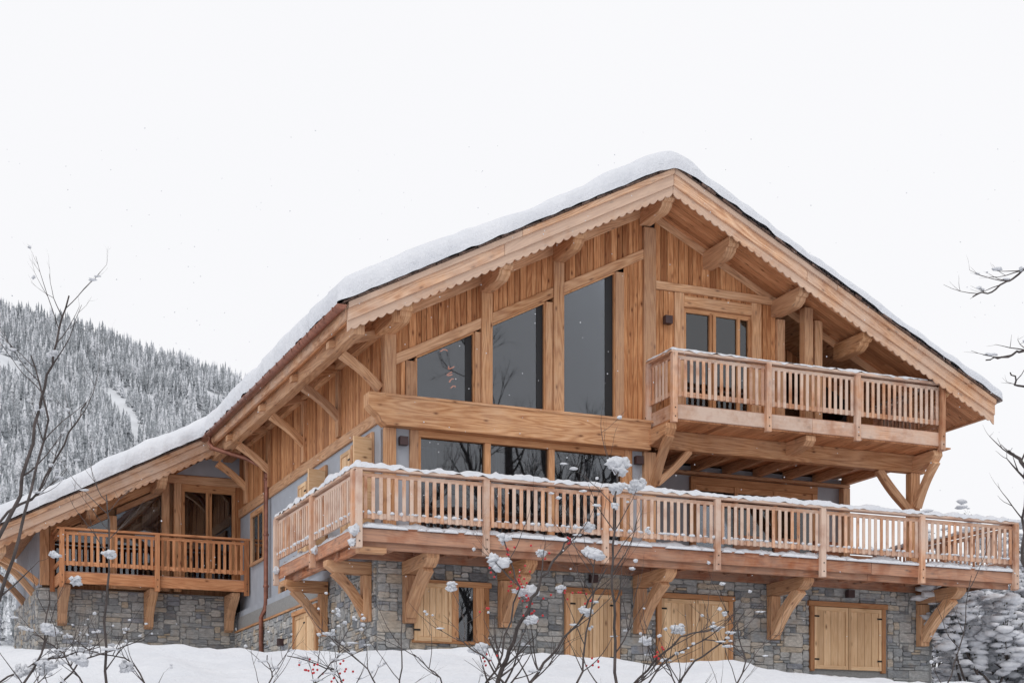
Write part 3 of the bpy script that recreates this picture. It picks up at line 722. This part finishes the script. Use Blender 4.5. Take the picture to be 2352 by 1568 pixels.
# ---------------------------------------------------------------- terrain
def lerp(pts,x):
    if x<=pts[0][0]: return pts[0][1]
    for (a,b),(c,d) in zip(pts[:-1],pts[1:]):
        if x<=c: t=(x-a)/(c-a); t=t*t*(3-2*t)*.5+t*.5; return b+(d-b)*t
    return pts[-1][1]
CR=[(-12,2.12),(-7.5,2.17),(-6,2.20),(-4.9,2.22),(-4.2,2.12),(-3.2,2.10),(-1.5,2.12),(.5,2.08),(2.0,1.93),(3.2,1.97),(3.7,1.85),(5.0,1.72),(6.0,1.60),(6.6,1.66),(7.2,1.60),(12,1.45)]
def terr(x,y):
    yc=23+.6*nz(x*.2,3); xx=x*23/max(y,14); c=lerp(CR,xx)
    near=1 if abs(y)<90 and abs(x)<90 else 0
    big=(.08*nz(x*.45,y*.45,1)+.085*nz(x*1.3,y*1.1,2)+.045*nz(x*3,y*3)+.02*nz(x*6,y*6))*near
    if y<yc: t=max(-.5,y/yc); z=-1.6+(c+1.6)*(t if t>0 else t*.3)
    else:
        z=min(2.72,(c-.03)*y/23-.02*min(6,y-yc)*(1 if xx<4 else .2))
        if 0<(y-yc)<4: z-=.10*math.sin(math.pi*(y-yc)/4)
    return z+big
def axis(lo,hi,c0,c1,st,g=1.16):
    a=[];x=c0
    while x<=c1: a.append(x); x+=st
    s=st;x=a[-1]
    while x<hi: s*=g; x+=s; a.append(x)
    s=st;x=a[0]
    while x>lo: s*=g; x-=s; a.insert(0,x)
    return a
xs=axis(-3000,3000,-13,16,.12); ys=axis(-2500,3500,13,38,.15)
tm=MB(); nx=len(xs); tv=[(x,y,terr(x,y)) for y in ys for x in xs]
tf=[(j*nx+i,j*nx+i+1,(j+1)*nx+i+1,(j+1)*nx+i) for j in range(len(ys)-1) for i in range(nx-1)]
tm.add(tv,tf,smooth=True); tm.obj('snow_ground','snow',recalc=False)

# ---------------------------------------------------------------- mountain
def zM(x,y):
    zrg=286+(-191-x)*.31
    if x>-191: zrg=286-(x+191)*.9
    zrg=max(zrg,10)
    t=(y-380)/720
    n_=12*nz(x*.008,y*.008)+5*nz(x*.03,y*.03)
    if t<=0: return 10+n_*.2
    if t>1: return zrg-(t-1)*200+n_
    return 15+(zrg-15)*t+n_*min(1,t*2)
mm=MB(); X=[-700+i*12 for i in range(90)]; Yv=[370+j*12 for j in range(75)]
mv=[(x,y,zM(x,y)) for y in Yv for x in X]; nx=len(X)
mm.add(mv,[(j*nx+i,j*nx+i+1,(j+1)*nx+i+1,(j+1)*nx+i) for j in range(len(Yv)-1) for i in range(nx-1)],smooth=True)
M['hillsnow']=plain('hill_snow',(.68,.70,.73),.9,noise_amt=.12,scale=.05)
mm.obj('mountain','hillsnow',recalc=False)
def farforest():
    m,nt,b,out=newmat('hazed_snowy_conifer'); L=nt.links.new
    rn=N(nt,'UVMap',uv_map='rnd'); se=N(nt,'SeparateXYZ'); L(rn.outputs[0],se.inputs[0])
    tc=N(nt,'TexCoord'); n=N(nt,'TexNoise',i_Scale=1.1,i_Detail=4.0,i_Roughness=.7); L(tc.outputs['Object'],n.inputs[0])
    f=math_(nt,'ADD',math_(nt,'MULTIPLY',n.outputs[0],1.3),math_(nt,'MULTIPLY',se.outputs[0],.38))
    r=ramp(nt,[(.52,(.20,.215,.23)),(.76,(.34,.36,.38)),(.92,(.58,.60,.63)),(1.0,(.78,.79,.82))]); L(f,r.inputs[0])  # dark greys lightened to paint in distance haze, pale stops are snow
    L(r.outputs[0],b.inputs['Base Color']); b.inputs['Roughness'].default_value=.9; b.inputs['Specular IOR Level'].default_value=.1
    return m
fm=MB(); rr=random.Random(5)
for q in range(15000):
    y=math.sqrt(rr.uniform(470**2,1112**2)); r_=rr.uniform(-.40,-.13); x=r_*y
    px,pz=x/y,zM(x,y)/y
    e1=((px+.243+.55*(pz-.238)+.004*nz(pz*300))/.0075)**2+((pz-.238)/.018)**2
    if e1<1: continue
    if px<-.308 and abs(pz-.270+.5*(px+.32))<.008: continue
    if nz(x*.03,y*.03,9)>.45: continue
    z=zM(x,y)-.5; H=rr.uniform(7,17)*(.85 if y>900 else .9); W=H*rr.uniform(.09,.16)
    vs=[];fs=[]; T4=6
    for t in range(T4):
        z0=z+H*(.10+.80*t/T4); z1=z0+H*.26 if t<T4-1 else z+H; w=W*(1-t/T4*.85); k=len(vs); n_=6; a0=rr.random()*6
        for i in range(n_):
            ww=w*(1.25 if i%2 else .55)*rr.uniform(.6,1.3); a=a0+i*2*math.pi/n_
            vs.append((x+ww*math.cos(a),y+ww*math.sin(a),z0+rr.uniform(-.5,.4)*1.2))
        vs.append((x,y,z1))
        fs+=[(k+i,k+(i+1)%n_,k+n_) for i in range(n_)]
    fm.add(vs,fs,(1,0,0),(rr.random(),rr.random()))
fm.obj('conifer_forest',farforest(),recalc=False)

# ---------------------------------------------------------------- plants
def plant_curve(name,lines,parent):
    cu=bpy.data.curves.new(name,'CURVE'); cu.dimensions='3D'; cu.bevel_depth=1.0; cu.bevel_resolution=1
    for pts in lines:
        sp=cu.splines.new('POLY'); sp.points.add(len(pts)-1)
        for p,(c,r) in zip(sp.points,pts): p.co=(c[0],c[1],c[2],1); p.radius=r
    o=bpy.data.objects.new(name,cu); sc.collection.objects.link(o); cu.materials.append(M['bark']); o.parent=parent; return o
def rv(rn,a): return Vector((rn.uniform(-a,a),rn.uniform(-a,a),rn.uniform(-a,a)))
def grow(lines,rn,p,d,L,r,lev,up=.12,wig=.22,nchild=(2,4),step=None,tips=None,shrink=.62):
    n=max(4,int(L/(step or .12))); st_=L/n; pts=[(p.copy(),r)]; p=p.copy(); kids=[]
    for i in range(n):
        d=(d+rv(rn,wig)+Vector((0,0,up*wig))).normalized(); p=p+d*st_; rr_=r*(1-.7*(i+1)/n); pts.append((p.copy(),rr_))
        if i>=1: kids.append((p.copy(),d.copy(),rr_,i/n))
    lines.append(pts)
    if tips is not None: tips.append(p.copy())
    if lev>0:
        for _ in range(rn.randint(*nchild)):
            q,dd,rr_,t=rn.choice(kids); s=(dd+rv(rn,1.0)*.85+Vector((0,0,.2))).normalized()
            grow(lines,rn,q,s,L*shrink*(1-.4*t)*rn.uniform(.6,1.1),rr_*.75,lev-1,up,wig,nchild,step,tips,shrink)
def guided(lines,rn,path,r0,r1,lev,side=(3,6),slen=.4,tips=None,y=10,rs=.55):
    P_=[Vector((a,y+rn.uniform(-.15,.15),b)) for a,b in path]; pts=[]
    seg=len(P_)-1; tot=seg*5
    for i in range(seg):
        for k in range(5+(1 if i==seg-1 else 0)):
            t=k/5; c=P_[i].lerp(P_[i+1],t)+rv(rn,.012)*(1 if 0<k<5 else 0); g=(i*5+k)/tot; pts.append((c,r0+(r1-r0)*g))
    lines.append(pts)
    for _ in range(rn.randint(*side)):
        i=rn.randint(1,len(pts)-2); c,r=pts[i]; d=(pts[i+1][0]-c).normalized()
        s=(d*.8+Vector((rn.choice([-1,1])*rn.uniform(.5,1),rn.uniform(-.5,.5),rn.uniform(0,.4)))).normalized()
        grow(lines,rn,c.copy(),s,slen*rn.uniform(.5,1.2),max(r*rs,.003),lev,.5,.16,(1,3),.05,tips)
    if tips is not None: tips.append(pts[-1][0])
def shrub(name,paths,clumps,seed,y=10,nsnow=20,berries=(),lev=1,slen=.4):
    rn=random.Random(seed); e=empty(name); lines=[];tips=[]
    for path,r0,r1,side in paths: guided(lines,rn,path,r0,r1,lev,side,slen,tips,y)
    plant_curve('branches',lines,e)
    mb=MB(); allp=[c for l in lines for c,_ in l]
    near=lambda a,b: min(allp,key=lambda c:(c.x-a)**2+(c.z-b)**2+.1*(c.y-y)**2)
    for (a,b,s) in clumps:
        c0=near(a,b); 
        for k in range(7):
            rad=s*rn.uniform(.30,.55)
            clump(mb,c0+Vector((rn.uniform(-.65,.65)*s,rn.uniform(-.4,.4)*s,rn.uniform(-.40,.55)*s)),rad*rn.uniform(.9,1.5),rad,rad*rn.uniform(.6,1.1),rn.random()*50,3,.75,1.7)
    for _ in range(nsnow):
        l=rn.choice(lines); i=rn.randint(0,len(l)-2); a,b=l[i][0],l[i+1][0]; d=(b-a)
        if abs(d.normalized().z)>.75: continue
        c=(a+b)/2; s=rn.uniform(.006,.014)
        clump(mb,c+Vector((0,0,s*.7+l[i][1])),max(s,abs(d.x)*.8),s,s*.8,rn.random()*50,2,.7)
    if mb.f: mb.obj('snow_clumps','snow',e,recalc=False)
    if berries:
        bb=MB()
        for (a,b,n_) in berries:
            c0=near(a,b)
            for _ in range(n_): clump(bb,c0+Vector((rn.gauss(0,.03),rn.gauss(0,.03),-.02+rn.gauss(0,.028))),.0085,.0085,.0085,1,1,0)
        bb.obj('berries','berry',e,recalc=False)
    return e
shrub('rowan_shrub',[
 ([(-.11,.35),(-.09,.72),(-.02,.93),(.12,1.25),(.24,1.45),(.36,1.62)],.018,.005,(9,12)),
 ([(.65,.35),(.645,.9),(.625,1.3),(.635,1.75),(.68,2.1)],.012,.005,(9,12)),
 ([(.0,.5),(.2,.85),(.42,1.1),(.60,1.45)],.011,.004,(7,9)),
 ([(.5,.4),(.8,.75),(1.05,1.0),(1.25,1.05)],.010,.004,(7,10)),
 ([(.3,.4),(.45,.8),(.5,1.2),(.52,1.5)],.009,.004,(7,9)),
 ([(-.4,.4),(-.1,.8),(.05,1.3),(-.05,1.6)],.009,.004,(6,9)),
 ([(.9,.4),(1.1,.8),(1.35,1.0),(1.45,1.15)],.008,.003,(5,8)),
 ([(.7,.5),(.95,.85),(1.2,.98),(1.5,.92)],.007,.003,(6,9)),
 ([(.1,.5),(-.15,.85),(-.35,1.0)],.007,.003,(5,8)),
 ],[(.68,2.09,.07),(.66,1.93,.055),(.79,1.96,.055),(-.06,1.60,.04),(-.06,1.48,.065),(.53,1.56,.07),(-.36,1.35,.04),(.09,1.26,.065),(-.19,.93,.05),(.48,1.70,.045),(.3,1.35,.035),(.66,1.83,.03),(1.05,1.05,.045),(.18,1.55,.03),(.42,1.16,.04),(.8,.95,.035),(1.3,1.05,.03),(.12,1.12,.04)],11,10,170,
 [(.0,1.32,14),(-.1,1.45,6),(.12,1.28,14),(.2,1.2,10),(.3,1.35,6),(-.12,.9,8),(.35,1.65,6),(.2,1.58,4),(.42,1.25,8),(.9,.95,6),(.55,.85,6),(-.2,1.2,3),(.05,1.4,8),(-.04,1.52,6)],2,.46)
shrub('bare_shrub',[
 ([(-3.45,1.2),(-3.1,1.9),(-2.98,2.45),(-2.85,2.75),(-2.74,3.1)],.015,.005,(6,8)),
 ([(-3.3,1.0),(-3.05,1.6),(-2.95,2.4),(-3.05,2.8)],.013,.004,(5,8)),
 ([(-3.3,1.7),(-3.0,1.95),(-2.8,2.3),(-2.7,2.5)],.010,.004,(4,7)),
 ([(-2.55,.3),(-2.545,1.1),(-2.50,1.6),(-2.55,1.9)],.011,.004,(7,9)),
 ([(-3.2,.4),(-2.95,.9),(-2.9,1.3)],.010,.004,(5,7)),
 ],[(-2.82,1.53,.035),(-2.71,1.32,.04),(-2.34,1.45,.04),(-2.9,1.05,.055),(-3.0,1.05,.035),(-2.98,2.46,.03),(-2.91,2.81,.035)],12,10,90,(),2,.46)
shrub('bare_shrub',[
 ([(-3.4,.6),(-3.0,.85),(-2.6,.95)],.008,.003,(8,11)),
 ([(-3.0,.5),(-2.7,.85),(-2.3,.98)],.008,.003,(8,11)),
 ([(-2.6,.5),(-2.8,.9),(-3.0,1.02)],.007,.003,(8,11)),
 ([(-2.2,.5),(-2.4,.85),(-2.7,.95)],.007,.003,(7,10)),
 ([(-1.4,.5),(-1.2,.75),(-1.05,.95)],.006,.003,(5,7)),
 ([(-1.0,.5),(-1.1,.8),(-1.4,.88)],.006,.003,(5,7)),
 ([(-.75,.5),(-.9,.8),(-1.1,.98)],.006,.003,(5,7)),
 ([(-1.7,.5),(-1.5,.75),(-1.55,.9)],.006,.003,(4,6)),
 ],[(-2.7,.85,.05),(-2.9,.8,.06),(-3.1,.82,.06),(-2.45,.78,.04)],13,10,320,[(-1.3,.8,8),(-1.1,.78,6),(-1.0,.82,5),(-1.25,.86,4)],2,.33)
shrub('larch_branch',[
 ([(3.3,3.36),(3.2,3.30),(3.05,3.2),(2.93,3.18)],.008,.004,(4,6)),
 ([(3.3,2.8),(3.2,2.78),(3.05,2.74),(2.95,2.72)],.010,.004,(4,5)),
 ([(3.32,2.55),(3.2,2.60),(3.1,2.64)],.010,.004,(2,4)),
 ([(3.35,1.6),(3.24,1.95),(3.15,2.1),(3.08,2.15)],.022,.006,(4,6)),
 ([(3.35,1.2),(3.25,1.5),(3.20,1.9)],.018,.006,(2,4)),
 ],[(3.2,3.32,.025)],14,10,20,(),1,.22)
shrub('garden_shrub',[
 ([(-.75,.4),(-.68,.8),(-.70,1.15)],.006,.003,(4,6)),
 ([(-.3,.4),(-.45,.75),(-.62,.9)],.006,.003,(5,7)),
 ([(1.2,.4),(1.0,.75),(.95,.95)],.006,.003,(5,7)),
 ([(1.3,.5),(1.45,.85),(1.4,1.1)],.006,.003,(5,7)),
 ([(2.7,.5),(2.85,.95),(2.9,1.4)],.006,.002,(3,4)),
 ],[(1.38,1.2,.02)],15,10,50,(),1,.35)

def snowbush(name,blobs,seed,n,ns=7):
    rn=random.Random(seed); e=empty(name); lines=[];tips=[]
    for (c,r) in blobs:
        for _ in range(ns): grow(lines,rn,Vector((c[0]+rn.uniform(-.4,.4),c[1]+rn.uniform(-.4,.4),c[2]-r*.9)),Vector((rn.uniform(-.6,.6),rn.uniform(-.6,.6),1)).normalized(),r*1.9,.035,2,.1,.2,(4,6),.18,tips)
    plant_curve('branches',lines,e)
    sm=MB(); dm=MB(); allp=[c for l in lines for c,_ in l]
    for _ in range(n):
        c=rn.choice(allp)+rv(rn,.10); s=rn.uniform(.03,.15); clump(sm,c+Vector((0,0,.02)),s*1.6,s*1.4,s*.65,rn.random()*50,1,.6)
    for _ in range(int(n*1.0)):
        c=rn.choice(allp)+rv(rn,.14); a=rv(rn,1).normalized()*.05; b=rv(rn,1).normalized()*.04
        dm.add([c,c+a,c+a+b,c+b],[(0,1,2,3)])
    sm.obj('snow_clumps','snow',e,recalc=False); dm.obj('leaves',M['leaf'],e,recalc=False)
M['leaf']=plain('dark_evergreen',(.07,.075,.06),.8,noise_amt=.4)
snowbush('snowy_bush',[((13.6,44,3.9),1.5),((15.0,44.5,4.4),1.8),((16.3,45,4.4),1.8),((14.4,42,2.9),1.2),((12.8,42,2.9),1.2)],21,4200,9)
snowbush('snowy_bush',[((13.2,50,5.0),1.9),((15.5,51,5.8),2.2),((17.2,52,5.6),2.1)],22,2800,8)
snowbush('snowy_bush',[((11.0,37.2,3.3),1.0),((11.9,38.2,3.0),1.1)],23,1500,6)
def baretree(loc,seed,H=11):
    rn=random.Random(seed); e=empty('bare_tree'); lines=[]
    grow(lines,rn,Vector(loc),Vector((0,0,1)),H,.26,4,.5,.10,(5,8),.5,None,.6); plant_curve('branches',lines,e)
baretree((19.5,14.5,-.5),31,15); baretree((22.5,17,0),32,16); baretree((17,12.5,-.8),33,14)
fl=MB(); rn=random.Random(77)
for _ in range(420):
    y=rn.uniform(8,31); x=rn.uniform(-.34,.34)*y; z=rn.uniform(.1,.42)*y; s=rn.uniform(.004,.0075)*(.4+y/35)
    clump(fl,(x,y,z),s,s,s,1,1,0)
fl.obj('falling_snowflakes','snow',recalc=False)

# ---------------------------------------------------------------- world, sun, camera
w=bpy.data.worlds.new('World'); sc.world=w; w.use_nodes=True; nt=w.node_tree; nt.nodes.clear()
out=nt.nodes.new('ShaderNodeOutputWorld'); bg=nt.nodes.new('ShaderNodeBackground'); nt.links.new(bg.outputs[0],out.inputs[0])
sky=nt.nodes.new('ShaderNodeTexSky'); sky.sky_type='NISHITA'; sky.sun_disc=False
sky.sun_elevation=math.radians(48); sky.sun_rotation=math.radians(200); sky.dust_density=5
sc_=nt.nodes.new('ShaderNodeVectorMath'); sc_.operation='SCALE'; sc_.inputs['Scale'].default_value=.10; nt.links.new(sky.outputs[0],sc_.inputs[0])
tc=N(nt,'TexCoord'); no=N(nt,'TexNoise',i_Scale=1.2,i_Detail=4.0); nt.links.new(tc.outputs['Generated'],no.inputs[0])
cl=ramp(nt,[(.3,(.93,.935,.965)),(.7,(.97,.97,.99))]); nt.links.new(no.outputs[0],cl.inputs[0])
nt.links.new(mix(nt,cl.outputs[0],sc_.outputs[0],.02),bg.inputs[0]); bg.inputs[1].default_value=1.0
ld=bpy.data.lights.new('sun','SUN'); ld.energy=.8; ld.angle=math.radians(25); ld.color=(1,.98,.96)
lo=bpy.data.objects.new('sun',ld); sc.collection.objects.link(lo)
d=Vector((.28,.75,-1.0)).normalized(); lo.rotation_euler=d.to_track_quat('-Z','Y').to_euler()
cam=bpy.data.cameras.new('camera'); co=bpy.data.objects.new('camera',cam); sc.collection.objects.link(co)
co.location=(0,0,0); co.rotation_euler=(math.radians(90),0,0); cam.lens=56.0; cam.sensor_width=36; cam.shift_y=.4447
cam.clip_start=.1; cam.clip_end=6000; sc.camera=co
